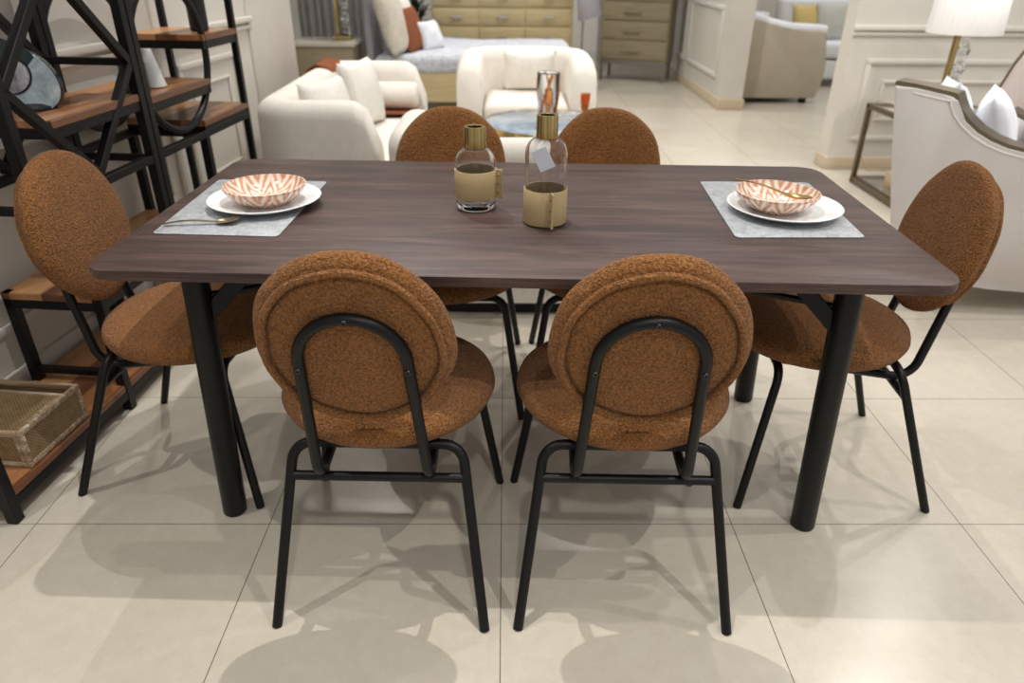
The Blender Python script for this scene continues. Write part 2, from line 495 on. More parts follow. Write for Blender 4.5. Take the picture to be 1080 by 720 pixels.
# partition end, with panel mouldings on its left face
bm = B(); box(bm, 2.05, 2.27, 7.12, 10.6, .1, 3.0); struct('wall_partition', bm, 'wall')
bm = B(); box(bm, 2.035, 2.285, 7.10, 10.6, 0, .10, .004); struct('baseboard_partition', bm, 'skirting')
bm = B()
for y0, y1 in ((7.32, 8.6), (8.75, 10.3)):
    for a in ((y0, y1, .26, .30), (y0, y1, .86, .90), (y0, y0+.04, .3, .86), (y1-.04, y1, .3, .86)):
        box(bm, 2.03, 2.051, a[0], a[1], a[2], a[3], .006)
    box(bm, 2.03, 2.051, y0, y1, .98, 1.0, .005)
struct('trim_%d' % k, bm, 'wall_shade'); k += 1
# wall behind the lamp on the right
bm = B(); box(bm, 2.23, 6.5, 4.96, 5.12, .08, 3.0); struct('wall_right', bm, 'wall')
bm = B(); box(bm, 2.218, 6.5, 4.945, 5.13, 0, .085, .004); struct('baseboard_right', bm, 'skirting')
bm = B(); box(bm, 2.225, 6.5, 4.935, 4.961, .89, .922, .008); box(bm, 2.225, 6.5, 4.945, 4.961, .86, .885, .006); struct('trim_%d' % k, bm, 'wall'); k += 1
bm = B()
for x0, x1 in ((2.36, 3.9), (4.1, 5.6)):
    for q, w in ((0, .03), (.13, .02)):
        for a in ((x0+q, x1-q, .20+q, .20+q+w), (x0+q, x1-q, .72-q-w, .72-q), (x0+q, x0+q+w, .2+q+w, .72-q-w), (x1-q-w, x1-q, .2+q+w, .72-q-w)):
            box(bm, a[0], a[1], 4.946, 4.9605, a[2], a[3], .004)
struct('trim_%d' % k, bm, 'wall'); k += 1

# ------------------------------------------------------------------ dining table
TC = Vector((.0415, 1.7115, 0)); TR_Z = -.0357; TW, TD, TH = 1.73, .875, .75
ct, st = math.cos(TR_Z), math.sin(TR_Z)
def tb(x, y, z=TH): return Vector((TC.x+ct*x-st*y, TC.y+st*x+ct*y, z))
def tl(X, Y): dx, dy = X-TC.x, Y-TC.y; return ct*dx+st*dy, -st*dx+ct*dy
t = thing('dining_table', 'long dark brown wood dining table with rounded corners and black tube legs', 'table', TC, TR_Z)
bm = B(); prism(bm, rrect(-TW/2, TW/2, -TD/2, TD/2, .055, 8), TH-.021, TH, .003); obj('tabletop', bm, 'table_wood', t)
bm = B(); frame_pts = None
for a in ((-.60, .60, -.05, .05), ): box(bm, *a, TH-.035, TH-.021, .002)
obj('under_rail', bm, 'black', t)
for sx in (-1, 1):
    for y in (-.278, .325):
        bm = B(); tube(bm, [(sx*.745, y, 0), (sx*.745, y, .004), (sx*.716, y*.98, TH-.021)], .03, 28, True, False, [.028, .03, .03]); obj('leg', bm, 'black', t)
        bm = B(); sy = 1 if y > 0 else -1
        bar(bm, (sx*.722, y, .560), (sx*.560, y-sy*.03, TH-.025), .036, .012, (0, sy, 0)); obj('brace', bm, 'black', t)
        bm = B(); tube(bm, [(sx*.700, y-sy*.012, .622), (0, .02, .640)], .008, 10); obj('stretcher', bm, 'black', t)

# ------------------------------------------------------------------ dining chairs
RT = .0112
def make_chair(label, group):
    t = thing('dining_chair', label, 'chair', group=group)
    # seat
    prof = [(0, .404), (.15, .404), (.205, .408), (.232, .420), (.241, .438), (.236, .456), (.215, .470), (.16, .480), (.08, .484), (0, .485)]
    p2 = []
    for (r0, z0), (r1, z1) in zip(prof, prof[1:]):
        for q in range(3): p2.append((r0+(r1-r0)*q/3, z0+(z1-z0)*q/3))
    p2.append(prof[-1])
    bm = B(); lathe(bm, p2, 64, (0, .068, 0), 1, 1); bmesh.ops.smooth_vert(bm, verts=bm.verts, factor=.5, use_axis_x=True, use_axis_y=True, use_axis_z=True)
    obj('seat', bm, 'boucle', t, True, 80)
    # legs: each half of an upside-down U that meets its twin under the seat
    for sx in (-1, 1):
        bm = B(); tube(bm, fillet([(sx*.228, -.25, 0), (sx*.178, -.108, .394), (0, -.108, .394)], .045, 8), RT, 12); obj('leg', bm, 'black', t)
        bm = B(); tube(bm, fillet([(sx*.245, .25, 0), (sx*.186, .190, .394), (0, .190, .394)], .045, 8), RT, 12); obj('leg', bm, 'black', t)
    bm = B(); tube(bm, [(-.187, -.133, .325), (.187, -.133, .325)], RT*.95, 12); obj('crossbar', bm, 'black', t)
    # back frame: one bent tube, arch behind the cushion, running forward under the seat
    up_ = Vector((0, -.200, .980)); P2 = Vector((0, -.230, .658)); arch = []
    for k in range(0, 25):
        a = PI*k/24; arch.append(P2+Vector((.098*math.cos(a), 0, 0))+up_*(.100*math.sin(a)))
    lead = fillet([(.108, .16, .381), (.114, -.166, .343), tuple(P2+Vector((.098, 0, 0)))], .055, 10)
    tail = [Vector((-p.x, p.y, p.z)) for p in lead][::-1]
    bm = B(); tube(bm, lead[:-1]+arch+tail[1:], RT, 12); bf = obj('back_frame', bm, 'black', t)
    nf = Vector((0, .980, .200))
    for x, q in ((0, P2+up_*.100), (.098, P2+Vector((.098, 0, 0))-up_*.01), (-.098, P2+Vector((-.098, 0, 0))-up_*.01)):
        bm = B(); c = Vector(q)-nf*(RT-.001)
        z = -nf; xx = Vector((1, 0, 0)); yy = z.cross(xx)
        mt = Matrix(((xx.x, yy.x, z.x, c.x), (xx.y, yy.y, z.y, c.y), (xx.z, yy.z, z.z, c.z), (0, 0, 0, 1)))
        lathe(bm, [(0, -.002), (.0062, -.002), (.0062, .0015), (.005, .0032), (.0028, .0034), (.0024, .0012), (0, .0012)], 16, mtx=mt); tag(obj('screw', bm, 'chrome', bf), 'small dark screw')
    # backrest cushion, axis along nf
    c = Vector((0, -.2355, .677)); cc = c+nf*(RT+.024)
    z = nf; xx = Vector((1, 0, 0)); yy = z.cross(xx)
    mt = Matrix(((xx.x, yy.x, z.x, cc.x), (xx.y, yy.y, z.y, cc.y), (xx.z, yy.z, z.z, cc.z), (0, 0, 0, 1)))
    prof = [(0, -.025), (.08, -.0245), (.140, -.0235), (.148, -.021), (.153, -.016), (.158, -.018), (.160, -.021), (.164, -.018), (.172, -.014), (.180, -.004), (.183, .004), (.181, .012), (.172, .020), (.150, .027), (.1, .032), (.05, .034), (0, .034)]
    p2 = []
    for (r0, z0), (r1, z1) in zip(prof, prof[1:]):
        for q in range(2): p2.append((r0+(r1-r0)*q/2, z0+(z1-z0)*q/2))
    p2.append(prof[-1])
    wob = lambda a, r, z: (.006*math.sin(5*a+1)+.004*math.sin(9*a)) if r > .14 else 0
    bm = B(); lathe(bm, p2, 72, (0, 0, 0), 1, 1.05, mt, wob); br = obj('backrest', bm, 'boucle', t, True, 80)
    bm = B(); pts = []
    for k in range(72):
        a = 2*PI*k/72; r = .1600*(1+.008*math.sin(5*a+1)+.006*math.sin(11*a)); pts.append(mt @ Vector((r*math.cos(a), 1.05*r*math.sin(a), -.0245)))
    tube(bm, pts, .0072, 8, False, True); obj('piping', bm, 'boucle', br)
    return t
G = 'rust round-backed dining chairs'
ch = make_chair('rust round-backed chair in front of the table, on the left, seen from behind', G)
place(ch, (-.264, 1.333, 0), math.radians(-1.5))
dup(ch, (.265, 1.325, 0), math.radians(-1.5), 'rust round-backed chair in front of the table, on the right, seen from behind')
dup(ch, (-.884, 1.734, 0), math.radians(-93.8), 'rust round-backed chair at the left end of the table beside the wooden shelves')
dup(ch, (.891, 1.7025, 0), math.radians(86.1), 'rust round-backed chair at the right end of the table before the cream armchair')
dup(ch, (-.185, 2.145, 0), math.radians(178.5), 'rust round-backed chair behind the table, left one, behind the shorter glass bottle')
dup(ch, (.322, 2.14, 0), math.radians(178.5), 'rust round-backed chair behind the table, right one, behind the taller glass bottle')

# ------------------------------------------------------------------ things on the table
def flat_on_table(name, pts, m, label, cat, group=None, th=.002):
    xs = [Vector((x, y, 0)) for x, y in pts]; c = sum(xs, Vector())/len(xs)
    bm = B(); out = []
    n = len(pts)
    p = fillet([tuple(xs[-1].lerp(xs[0], .5))]+[tuple(v) for v in xs]+[tuple(xs[-1].lerp(xs[0], .5))], .012, 4)[:-1]
    prism(bm, [(v.x-c.x, v.y-c.y) for v in p], 0, th, .0005)
    o = obj(name, bm, m); o.location = (c.x, c.y, TH+.0003); return tag(o, label, cat, group)
flat_on_table('placemat', [(-.783, 1.513), (-.500, 1.496), (-.486, 1.930), (-.786, 1.945)], 'placemat', 'silver grey placemat at the left end of the table with a spoon on it', 'placemat', 'silver placemats')
flat_on_table('placemat', [(.512, 1.503), (.804, 1.507), (.838, 1.944), (.539, 1.950)], 'placemat', 'silver grey placemat at the right end of the table', 'placemat', 'silver placemats')

def plate(loc, label):
    bm = B()
    lathe(bm, [(0, .004), (.075, .004), (.082, .001), (.088, .001), (.10, .008), (.128, .0155), (.1345, .0195), (.1355, .021), (.134, .0222), (.127, .0195), (.10, .0125), (.088, .009), (.06, .0082), (0, .008)], 72)
    o = obj('plate', bm, 'porcelain', None, True, 60); o.location = loc; return tag(o, label, 'plate', 'white dinner plates')
PZ = TH+.0024
plate((-.592, 1.722, PZ), 'white porcelain dinner plate on the left placemat under the patterned bowl')
plate((.678, 1.682, PZ), 'white porcelain dinner plate on the right placemat under the bowl holding a spoon')
def bowl(loc, label, rz):
    bm = B()
    n = 72; prof = [(0, .006), (.040, .006), (.046, .0), (.052, .0), (.056, .004), (.078, .016), (.094, .033), (.0985, .042), (.0985, .0445), (.0955, .0445), (.091, .035), (.075, .018), (.05, .010), (0, .008)]
    p2 = []
    for (r0, z0), (r1, z1) in zip(prof, prof[1:]):
        for q in range(2): p2.append((r0+(r1-r0)*q/2, z0+(z1-z0)*q/2))
    p2.append(prof[-1])
    wob = lambda a, r, z: .018*math.sin(3*a+.5)*(z/.05)
    lathe(bm, p2, n, wob=wob)
    o = obj('bowl', bm, 'bowl', None, True, 60); o.location = loc; o.rotation_euler = (0, 0, rz); return tag(o, label, 'bowl', 'blush patterned bowls')
BZ = PZ+.0085
bowl((-.586, 1.712, BZ), 'blush herringbone bowl standing empty on the left plate', .3)
bowl((.655, 1.680, BZ), 'blush herringbone bowl on the right plate with a gold spoon across it', 1.5)

def spoon_mesh(L=.17, wb=.036, lb=.056):
    bm = B(); n = 30; rows = []
    for i in range(n+1):
        s = i/n; x = s*L
        if x < L-lb:
            q = x/(L-lb); w = .0042+.0018*max(0, .35-q); zc = .0035+.010*math.sin(PI*min(1, q*1.05))*.5; d = 0; th = .0012
        else:
            q = (x-(L-lb))/lb; w = max(.0008, wb/2*math.sqrt(max(0, 1-(2*q-1)**2))**.9); w = max(w, .0042*(1-q)); zc = .0035+.0075*q**2*.9; d = .006*math.sin(PI*q); th = .001
        row = []
        for j in range(7):
            v = -1+2*j/6; row.append((x, v*w, zc-d*(1-v*v)))
        rows.append((row, th))
    top = [[bm.verts.new((a, b, c+th)) for a, b, c in r] for r, th in rows]; bot = [[bm.verts.new((a, b, c-th)) for a, b, c in r] for r, th in rows]
    for i in range(n):
        for j in range(6):
            bm.faces.new((top[i][j], top[i+1][j], top[i+1][j+1], top[i][j+1])); bm.faces.new((bot[i][j+1], bot[i+1][j+1], bot[i+1][j], bot[i][j]))
        for j in (0, 6): bm.faces.new((top[i][j], top[i+1][j], bot[i+1][j], bot[i][j]))
    for i in (0, n):
        for j in range(6): bm.faces.new((top[i][j], top[i][j+1], bot[i][j+1], bot[i][j]))
    return bm
o = obj('spoon', spoon_mesh(), 'dull_gold'); o.location = (-.776, 1.560, TH+.0035); o.rotation_euler = (math.radians(-4), math.radians(-1), math.radians(7))
tag(o, 'pale gold spoon lying on the left placemat with its bowl towards the plate', 'spoon')
o = obj('spoon', spoon_mesh(.21, .038, .07), 'gold'); o.location = (.573, 1.758, TH+.0585); o.rotation_euler = (0, math.radians(1.0), math.radians(-52))
tag(o, 'gold spoon laid across the rim of the right bowl', 'spoon')

def bottle(label, loc, prof, sleeve_z, r, neck, rivet_ang, group):
    t = thing('glass_bottle', label, 'bottle', loc, 0, group)
    bm = B(); outer = prof; th = .0028
    inner = [(max(0, rr-th), z) for rr, z in prof[::-1] if z > .012]
    inner += [(r*.6, .011), (0, .010)]
    lathe(bm, [(0, .0008)]+outer+inner, 64); obj('glass_body', bm, 'glass', t, True, 50)
    z0, z1, rn = neck
    bm = B(); lathe(bm, [(rn*.66, z1-.045), (rn*.66, z1-.001), (rn*.70, z1), (rn*.96, z1), (rn, z1-.002), (rn, z0+.001), (rn*.97, z0), (rn*.8, z0), (rn*.8, z0+.004)], 48); obj('neck_ring', bm, 'brass', t, True, 30)
    s0, s1 = sleeve_z
    bm = B(); ri, ro = r+.0006, r+.0026
    lathe(bm, [(ri, s0), (ri, s1), (ro-.0004, s1), (ro, s1-.0006), (ro, s0+.0006), (ro-.0004, s0), (ri, s0)], 64)
    a = rivet_ang; d = Vector((math.cos(a), math.sin(a), 0)); q = Vector((-d.y, d.x, 0))
    mt = Matrix(((d.x, q.x, 0, 0), (d.y, q.y, 0, 0), (0, 0, 1, 0), (0, 0, 0, 1)))
    box(bm, ro-.002, ro+.016, -.0021, .0021, s0-.001, s1+.001, .0008, 1, mt)
    sl = obj('leather_sleeve', bm, 'leather', t, True, 35)
    for k in range(3):
        z = s0+(s1-s0)*(.18+.32*k); c = d*(ro+.0055)+Vector((0, 0, z))
        for sg in (-1, 1):
            pass
        bm = B(); zz = -q if (q.y > 0 or abs(q.y) < .4) else q
        xx = d; yy = zz.cross(xx)
        c2 = c+zz*.002
        m2 = Matrix(((xx.x, yy.x, zz.x, c2.x), (xx.y, yy.y, zz.y, c2.y), (xx.z, yy.z, zz.z, c2.z), (0, 0, 0, 1)))
        lathe(bm, [(0, -.0006), (.0030, -.0006), (.0030, .0008), (.002, .0020), (0, .0024)], 14, mtx=m2); tag(obj('rivet', bm, 'brass', sl), 'small brass rivet')
    return t
def arc(r, zc, rn, z1, n=8):
    # shoulder from (r, zc) to (rn, z1)
    return [(rn+(r-rn)*math.cos(PI/2*k/n), zc+(z1-zc)*math.sin(PI/2*k/n)) for k in range(n+1)]
bottle('shorter glass bottle with brass neck and tan leather sleeve around its waist', (-.072, 1.712, TH+.0006),
       [(.030, .0), (.042, .001), (.0478, .006), (.0482, .02), (.0482, .108)]+arc(.0482, .112, .0215, .146)+[(.0212, .19)], (.030, .097), .0482, (.1465, .196, .0262), math.radians(-12), 'glass bottles')
bottle('taller glass bottle with brass neck and tan leather sleeve around its foot', (.092, 1.606, TH+.0006),
       [(.030, .0), (.042, .001), (.0475, .006), (.0478, .02), (.0478, .158)]+arc(.0478, .160, .0205, .194)+[(.0202, .24)], (.004, .083), .0478, (.1945, .244, .0240), math.radians(-78), 'glass bottles')
# price tag hanging from the taller bottle's neck
t = thing('price_tag', 'blank grey white card tag hanging on the taller glass bottle', 'tag', (.092, 1.606, TH))
bm = B(); mt = TR((-.010, -.0535, .160), 8, -26, -12)
box(bm, -.018, .018, -.0005, .0005, -.025, .025, .0004, 1, mt); obj('card', bm, 'tag', t)
bm = B(); pts = [(-.023, -.052, .183), (-.018, -.047, .189), (-.010, -.030, .1945)]
ring = [(.0235*math.cos(a), .0235*math.sin(a), .1935) for a in [math.radians(-100-20*k) for k in range(0, 17)]]
tube(bm, pts, .0007, 6); obj('string', bm, 'tag', t)

# ------------------------------------------------------------------ shelves along the left wall
PT = .03
def post(par, s, d, z0, z1, w=PT):
    bm = B(); box(bm, s-w/2, s+w/2, d-w/2, d+w/2, z0, z1, .002, 1); return obj('post', bm, 'black', par, False)
def rail(par, a, b, w=.026, name='rail'):
    bm = B(); bar(bm, a, b, w, w); return obj(name, bm, 'black', par, False)
def board(par, s0, s1, d0, d1, z, th=.022):
    bm = B(); box(bm, s0, s1, d0, d1, z-th, z, .002, 1); o = obj('shelf_board', bm, 'shelf_wood', par, False)
    bm = B()
    box(bm, s0, s1, d0+.002, d0+.024, z-th-.028, z-th, .001, 1); box(bm, s0, s1, d1-.024, d1, z-th-.028, z-th, .001, 1)
    box(bm, s0, s0+.022, d0+.024, d1-.024, z-th-.028, z-th, .001, 1); box(bm, s1-.022, s1, d0+.024, d1-.024, z-th-.028, z-th, .001, 1)
    obj('board_frame', bm, 'black', o, False); return o
DR = .285
sh = thing('display_shelf', 'black framed wooden shelf with a diamond of bars, nearest at the left edge', 'shelf', FO, RZ)
for d in (0, DR):
    post(sh, 0, d, 0, 1.9); post(sh, .39, d, .70, 1.9); post(sh, .965, d, 0, 1.9); post(sh, .53, d, 0, .40)
    rail(sh, (.39, d, .70), (.965, d, .70)); rail(sh, (.0, d, .055), (.965, d, .055)); rail(sh, (0, d, 1.55), (.965, d, 1.55))
    c = (.6775, 1.0); h = .275
    for a, b in (((-1, 0), (0, 1)), ((0, 1), (1, 0)), ((1, 0), (0, -1)), ((0, -1), (-1, 0))):
        rail(sh, (c[0]+a[0]*h, d, c[1]+a[1]*h), (c[0]+b[0]*h, d, c[1]+b[1]*h), .026, 'diamond_bar')
for s, z in ((.955, 1.0), (.965, .70), (.39, .70), (.39, 1.0), (.53, .13), (0, .055), (.53, .37)): rail(sh, (s, .01, z), (s, DR-.01, z), .022)
board(sh, .53, .95, -.012, DR+.012, .905); board(sh, .515, .97, -.012, DR+.012, .40); board(sh, .015, .975, -.012, DR+.012, .092)
sh = thing('display_shelf', 'black framed wooden shelf with iron rings, the farther one beside the cream loveseat', 'shelf', FO, RZ)
for d in (0, DR):
    post(sh, 1.0, d, 0, 1.9); post(sh, 1.33, d, 0, .70); post(sh, 1.71, d, 0, 1.9, .024)
    rail(sh, (1.0, d, .70), (1.71, d, .70)); rail(sh, (1.0, d, .055), (1.71, d, .055)); rail(sh, (1.0, d, 1.55), (1.71, d, 1.55))
    bm = B(); pts = [(1.215+.24*math.cos(2*PI*k/48), d, .983+.24*math.sin(2*PI*k/48)) for k in range(48)]
    tube(bm, pts, .013, 8, False, True); obj('ring', bm, 'black', sh)
for s, z in ((1.33, .70), (1.71, .70), (1.0, .055), (1.71, .055)): rail(sh, (s, .01, z), (s, DR-.01, z), .022)
board(sh, 1.0, 1.43, -.012, DR+.012, .885); board(sh, 1.33, 1.72, -.012, DR+.012, .748); board(sh, 1.43, 1.72, -.012, DR+.012, 1.035); board(sh, .99, 1.33, -.012, DR+.012, .40); board(sh, .99, 1.72, -.012, DR+.012, .092)

# rattan trays on the lowest board
def tray(name, label, s0, s1, d0, d1, z0, z1):
    # built in the shelf frame, origin at the tray's base centre
    cs, cd = (s0+s1)/2, (d0+d1)/2; t = thing(name, label, 'tray', W(cs, cd, z0), RZ, 'rattan trays')
    a, b, h = (s1-s0)/2, (d1-d0)/2, z1-z0; w = .012
    bm = B(); box(bm, -a+.004, a-.004, -b+.004, b-.004, .002, .008)
    obj('tray_bottom', bm, 'rattan', t, False)
    for (x0, x1, y0, y1) in ((-a, a, -b, -b+w), (-a, a, b-w, b), (-a, -a+w, -b+w, b-w), (a-w, a, -b+w, b-w)):
        bm = B(); box(bm, x0+.003, x1-.003, y0+.003, y1-.003, .012, h-.012); pan = obj('woven_side', bm, 'rattan', t, False)
        bm = B()
        if x1-x0 > y1-y0:
            box(bm, x0, x1, y0, y1, 0, .016, .003); box(bm, x0, x1, y0, y1, h-.016, h, .003)
            box(bm, x0, x0+.016, y0, y1, .016, h-.016, .003); box(bm, x1-.016, x1, y0, y1, .016, h-.016, .003)
        else:
            box(bm, x0, x1, y0, y1, 0, .016, .003); box(bm, x0, x1, y0, y1, h-.016, h, .003)
            box(bm, x0, x1, y0, y0+.012, .016, h-.016, .003); box(bm, x0, x1, y1-.012, y1, .016, h-.016, .003)
        tag(obj('tray_frame', bm, 'wash_wood', pan, True), 'whitewashed wooden frame')
    return t
tray('rattan_tray', 'larger rattan tray with whitewashed frame on the lowest shelf board at left', .098, .345, -.004, .30, .094, .206)
t2 = tray('rattan_tray', 'smaller rattan box nested inside the larger rattan tray', .114, .315, .026, .284, .1025, .190)
bm = B(); box(bm, -.098, .098, -.126, .126, .078, .084); obj('woven_lid', bm, 'rattan', t2, False)

# teardrop ornament on the upper board
t = thing('teardrop_ornament', 'dark teal and pale blue teardrop ornament with an oval centre on the diamond shelf', 'ornament', W(.675, .14, .907), RZ-math.radians(62))
def drop(sc, n=48, cx=0, cz=.125):
    out = []
    for k in range(n):
        a = 2*PI*k/n; r = 1-.0*math.cos(a)
        x = math.sin(a)*.088*(1-.25*max(0, math.cos(a))); z = math.cos(a)*(.125 if math.cos(a) < 0 else .17)
        out.append((cx+x*sc, cz+z*sc))
    return out
XZ = Matrix(((1, 0, 0, 0), (0, 0, -1, 0), (0, 1, 0, 0), (0, 0, 0, 1)))
lean = TR((.075, 0, .004), -8, -46, 0) @ Matrix.Scale(.86, 4)
bm = B(); prism(bm, drop(1, 48, 0, .135), -.02, .02, .008); [setattr(v, 'co', lean @ (XZ @ v.co)) for v in bm.verts]; obj('body', bm, 'teal', t)
bm = B(); low = [p for p in drop(.98, 48, 0, .135) if p[1] < .15]; low.sort(key=lambda p: math.atan2(p[1]-.135, p[0])); 
prism(bm, low, .0195, .0225, .001); [setattr(v, 'co', lean @ (XZ @ v.co)) for v in bm.verts]; tag(obj('agate_face', bm, 'agate', t), 'pale blue marbled face')
bm = B(); prism(bm, [(-.012+.054*math.cos(2*PI*k/36), .150+.046*math.sin(2*PI*k/36)) for k in range(36)], .022, .025, .001); [setattr(v, 'co', lean @ (XZ @ v.co)) for v in bm.verts]; tag(obj('oval_mirror', bm, 'photo_grey', t), 'smoky grey oval mirror')
bm = B(); tube(bm, [(-.012+.056*math.cos(2*PI*k/36), .150+.048*math.sin(2*PI*k/36), .0235) for k in range(36)], .0035, 8, False, True); [setattr(v, 'co', lean @ (XZ @ v.co)) for v in bm.verts]; tag(obj('mirror_rim', bm, 'ceramic_black', t), 'black rim')
bm = B(); lathe(bm, [(0, 0), (.05, 0), (.05, .006), (.03, .014), (0, .016)], 32); obj('foot', bm, 'ceramic_black', t)

bm = B(); lathe(bm, [(0, 0), (.036, 0), (.039, .003), (.012, .118), (.010, .122), (.007, .121), (.008, .112), (0, .10)], 40); o = obj('cone_vase', bm, 'ceramic_white'); o.location = W(1.20, .075, .887); tag(o, 'white cone shaped vase on the ring shelf beside a green bottle', 'vase')
bm = B(); lathe(bm, [(0, 0), (.040, 0), (.043, .004), (.043, .085), (.030, .118), (.014, .136), (.013, .168), (.016, .172), (.011, .171), (.009, .14), (0, .12)], 40); o = obj('bottle_vase', bm, 'ceramic_green'); o.location = W(1.09, .075, .887); tag(o, 'dark green ceramic bottle vase on the ring shelf beside the white cone', 'vase')
bm = B(); lathe(bm, [(0, 0), (.030, 0), (.034, .004), (.034, .16), (.030, .22), (.022, .25), (.022, .27), (.016, .27), (.016, .24), (0, .2)], 40); o = obj('tall_vase', bm, 'ceramic_black'); o.location = W(1.56, .06, 1.037); tag(o, 'tall black vase on the topmost visible board of the ring shelf', 'vase')

# ------------------------------------------------------------------ cream lounge set
# loveseat by the left wall, facing right
def rev_fall(z_hi, z_lo, a):
    def f(s):
        e = min(s, 1-s)
        if e >= a: return z_hi
        q = e/a; return z_lo+(z_hi-z_lo)*math.sqrt(max(0, 1-(1-q)**2))
    return f
t = thing('loveseat', 'cream boucle loveseat with curved arms beside the left wall', 'sofa', (-.84, 3.95, 0))
path = resample([(.27, -.66), (-.24, -.66), (-.24, .74), (.34, .74)], .14)
bm = B(); shell(bm, path, .16, .05, rev_fall(.725, .54, .055), .075, .02); obj('back_and_arms', bm, 'cream', t, True, 70)
bm = B(); box(bm, -.14, .34, -.57, .65, .22, .44, .06, 4); obj('seat_cushion', bm, 'cream', t, True, 70)
bm = B(); box(bm, -.28, .34, -.70, .78, .06, .23, .03, 3); obj('base', bm, 'cream', t, True, 70)
for x in (-.2, .26):
    for y in (-.6, .68):
        bm = B(); lathe(bm, [(0, 0), (.022, 0), (.026, .062), (0, .062)], 20, (x, y, 0)); obj('foot', bm, 'box_dark', t)
# its cushions and throw
def cushion(name, m, label, loc, w, h, th, rx=0, ry=0, rz=0, group=None, wr=.05, seed=0, cat='cushion', pinch=.08):
    bm = B(); pillow(bm, w, h, th, TR((0, 0, 0), rx, ry, rz), 16, pinch, wr, seed)
    lo = min(v.co.z for v in bm.verts)
    for v in bm.verts: v.co.z -= lo
    o = obj(name, bm, m, None, True, 180); o.location = loc; return tag(o, label, cat, group)
cushion('cushion', 'white_cloth', 'white boucle cushion leaning in the near corner of the cream loveseat', (-.86, 3.62, .44), .38, .34, .13, -14, 0, 70, 'white loveseat cushions', .04, 1)
cushion('cushion', 'white_cloth', 'largest white boucle cushion, upright in the middle of the cream loveseat', (-.80, 4.16, .44), .36, .36, .15, -12, 0, 72, 'white loveseat cushions', .04, 2)
bm = B(); lathe(bm, [(0, 0), (.05, 0), (.072, .012), (.076, .03), (.076, .31), (.072, .33), (.05, .342), (0, .342)], 36, mtx=TR((0, 0, .076), 0, 90, 0)); o = obj('bolster', bm, 'cream', None, True, 60); o.location = (-.87, 4.51, .475); o.rotation_euler = (0, 0, 0); tag(o, 'cream bolster lying against the far arm of the loveseat', 'cushion')
# throw: runs over the back, down it and across the seat
bm = B(); cl = [(-.30, .60), (-.285, .70), (-.22, .735), (-.150, .72), (-.125, .60), (-.105, .50), (-.05, .468), (.1, .462), (.25, .462), (.335, .44), (.352, .36)]
cl2 = [(v.x, v.z) for v in fillet([(a, 0, b) for a, b in cl], .03, 4)]
rows = []
for i, (x, z) in enumerate(cl2):
    row = []
    for j in range(9):
        y = -.02+.34*j/8; row.append(bm.verts.new((x+.004*math.sin(9*y+i*.4), y+.10*max(0, x+.1)+.02*math.sin(i*.5), z+.004*math.sin(23*y+i*.3))))
    rows.append(row)
for a, b in zip(rows, rows[1:]):
    for j in range(8): bm.faces.new((a[j], a[j+1], b[j+1], b[j]))
bmesh.ops.recalc_face_normals(bm, faces=bm.faces); bmesh.ops.solidify(bm, geom=list(bm.faces), thickness=-.010)
o = obj('throw_blanket', bm, 'rust', None, True, 70); o.location = (-.86, 4.36, 0); tag(o, 'rust brown throw draped over the back and seat of the cream loveseat', 'blanket')

# armchair with its back to the table
t = thing('lounge_chair', 'cream boucle lounge chair with its back to the dining table', 'armchair', (.03, 3.0, 0), 0, 'cream lounge chairs')
path = resample([(-.42, .46), (-.42, -.30), (.42, -.30), (.42, .46)], .22)
bm = B(); shell(bm, path, .16, .06, rev_fall(.70, .46, .10), .075, 0); obj('back_and_arms', bm, 'cream', t, True, 70)
bm = B(); box(bm, -.33, .33, -.20, .46, .18, .43, .06, 4); obj('seat_cushion', bm, 'cream', t, True, 70)
bm = B(); prism(bm, rrect(-.44, .44, -.34, .42, .2), .0, .07, .004); tag(obj('plinth', bm, 'box_dark', t), 'dark recessed plinth')
for x in (-.14, .14):
    bm = B(); bar(bm, (x, -.3805, .09), (x, -.3805, .62), .004, .004); obj('seam', bm, 'grey_cloth', t)
# armchair facing us
t = thing('lounge_chair', 'cream boucle lounge chair facing the camera beyond the blue coffee table', 'armchair', (.14, 5.35, 0), PI, 'cream lounge chairs')
path = resample([(-.38, .40), (-.38, -.30), (.38, -.30), (.38, .40)], .22)
bm = B(); shell(bm, path, .17, .06, rev_fall(.71, .62, .16), .08, 0); obj('back_and_arms', bm, 'cream', t, True, 70)
bm = B(); box(bm, -.29, .29, -.20, .42, .18, .43, .06, 4); obj('seat_cushion', bm, 'cream', t, True, 70)
bm = B(); prism(bm, rrect(-.41, .41, -.34, .38, .2), .0, .07, .004); tag(obj('plinth', bm, 'box_dark', t), 'dark recessed plinth')
cushion('cushion', 'white_cloth', 'white cushion against the back of the far cream lounge chair', (.17, 5.46, .43), .38, .28, .13, 14, 0, 0, None, .03, 3)

# coffee table with blue marble top
t = thing('coffee_table', 'round coffee table with blue grey marble top and gold rim', 'table', (.26, 4.40, 0))
bm = B(); lathe(bm, [(0, .405), (.385, .405), (.385, .42), (.38, .422), (0, .422)], 64); tag(obj('tabletop', bm, 'blue_marble', t), 'blue grey marble top')
bm = B(); lathe(bm, [(.385, .385), (.398, .385), (.400, .388), (.400, .420), (.397, .424), (.388, .424), (.386, .421), (.385, .385)], 64); tag(obj('rim', bm, 'brass', t), 'gold metal rim')
bm = B(); lathe(bm, [(0, 0), (.24, 0), (.25, .01), (.25, .03), (.10, .06), (.09, .36), (.30, .395), (0, .404)], 48); obj('pedestal', bm, 'brass', t)
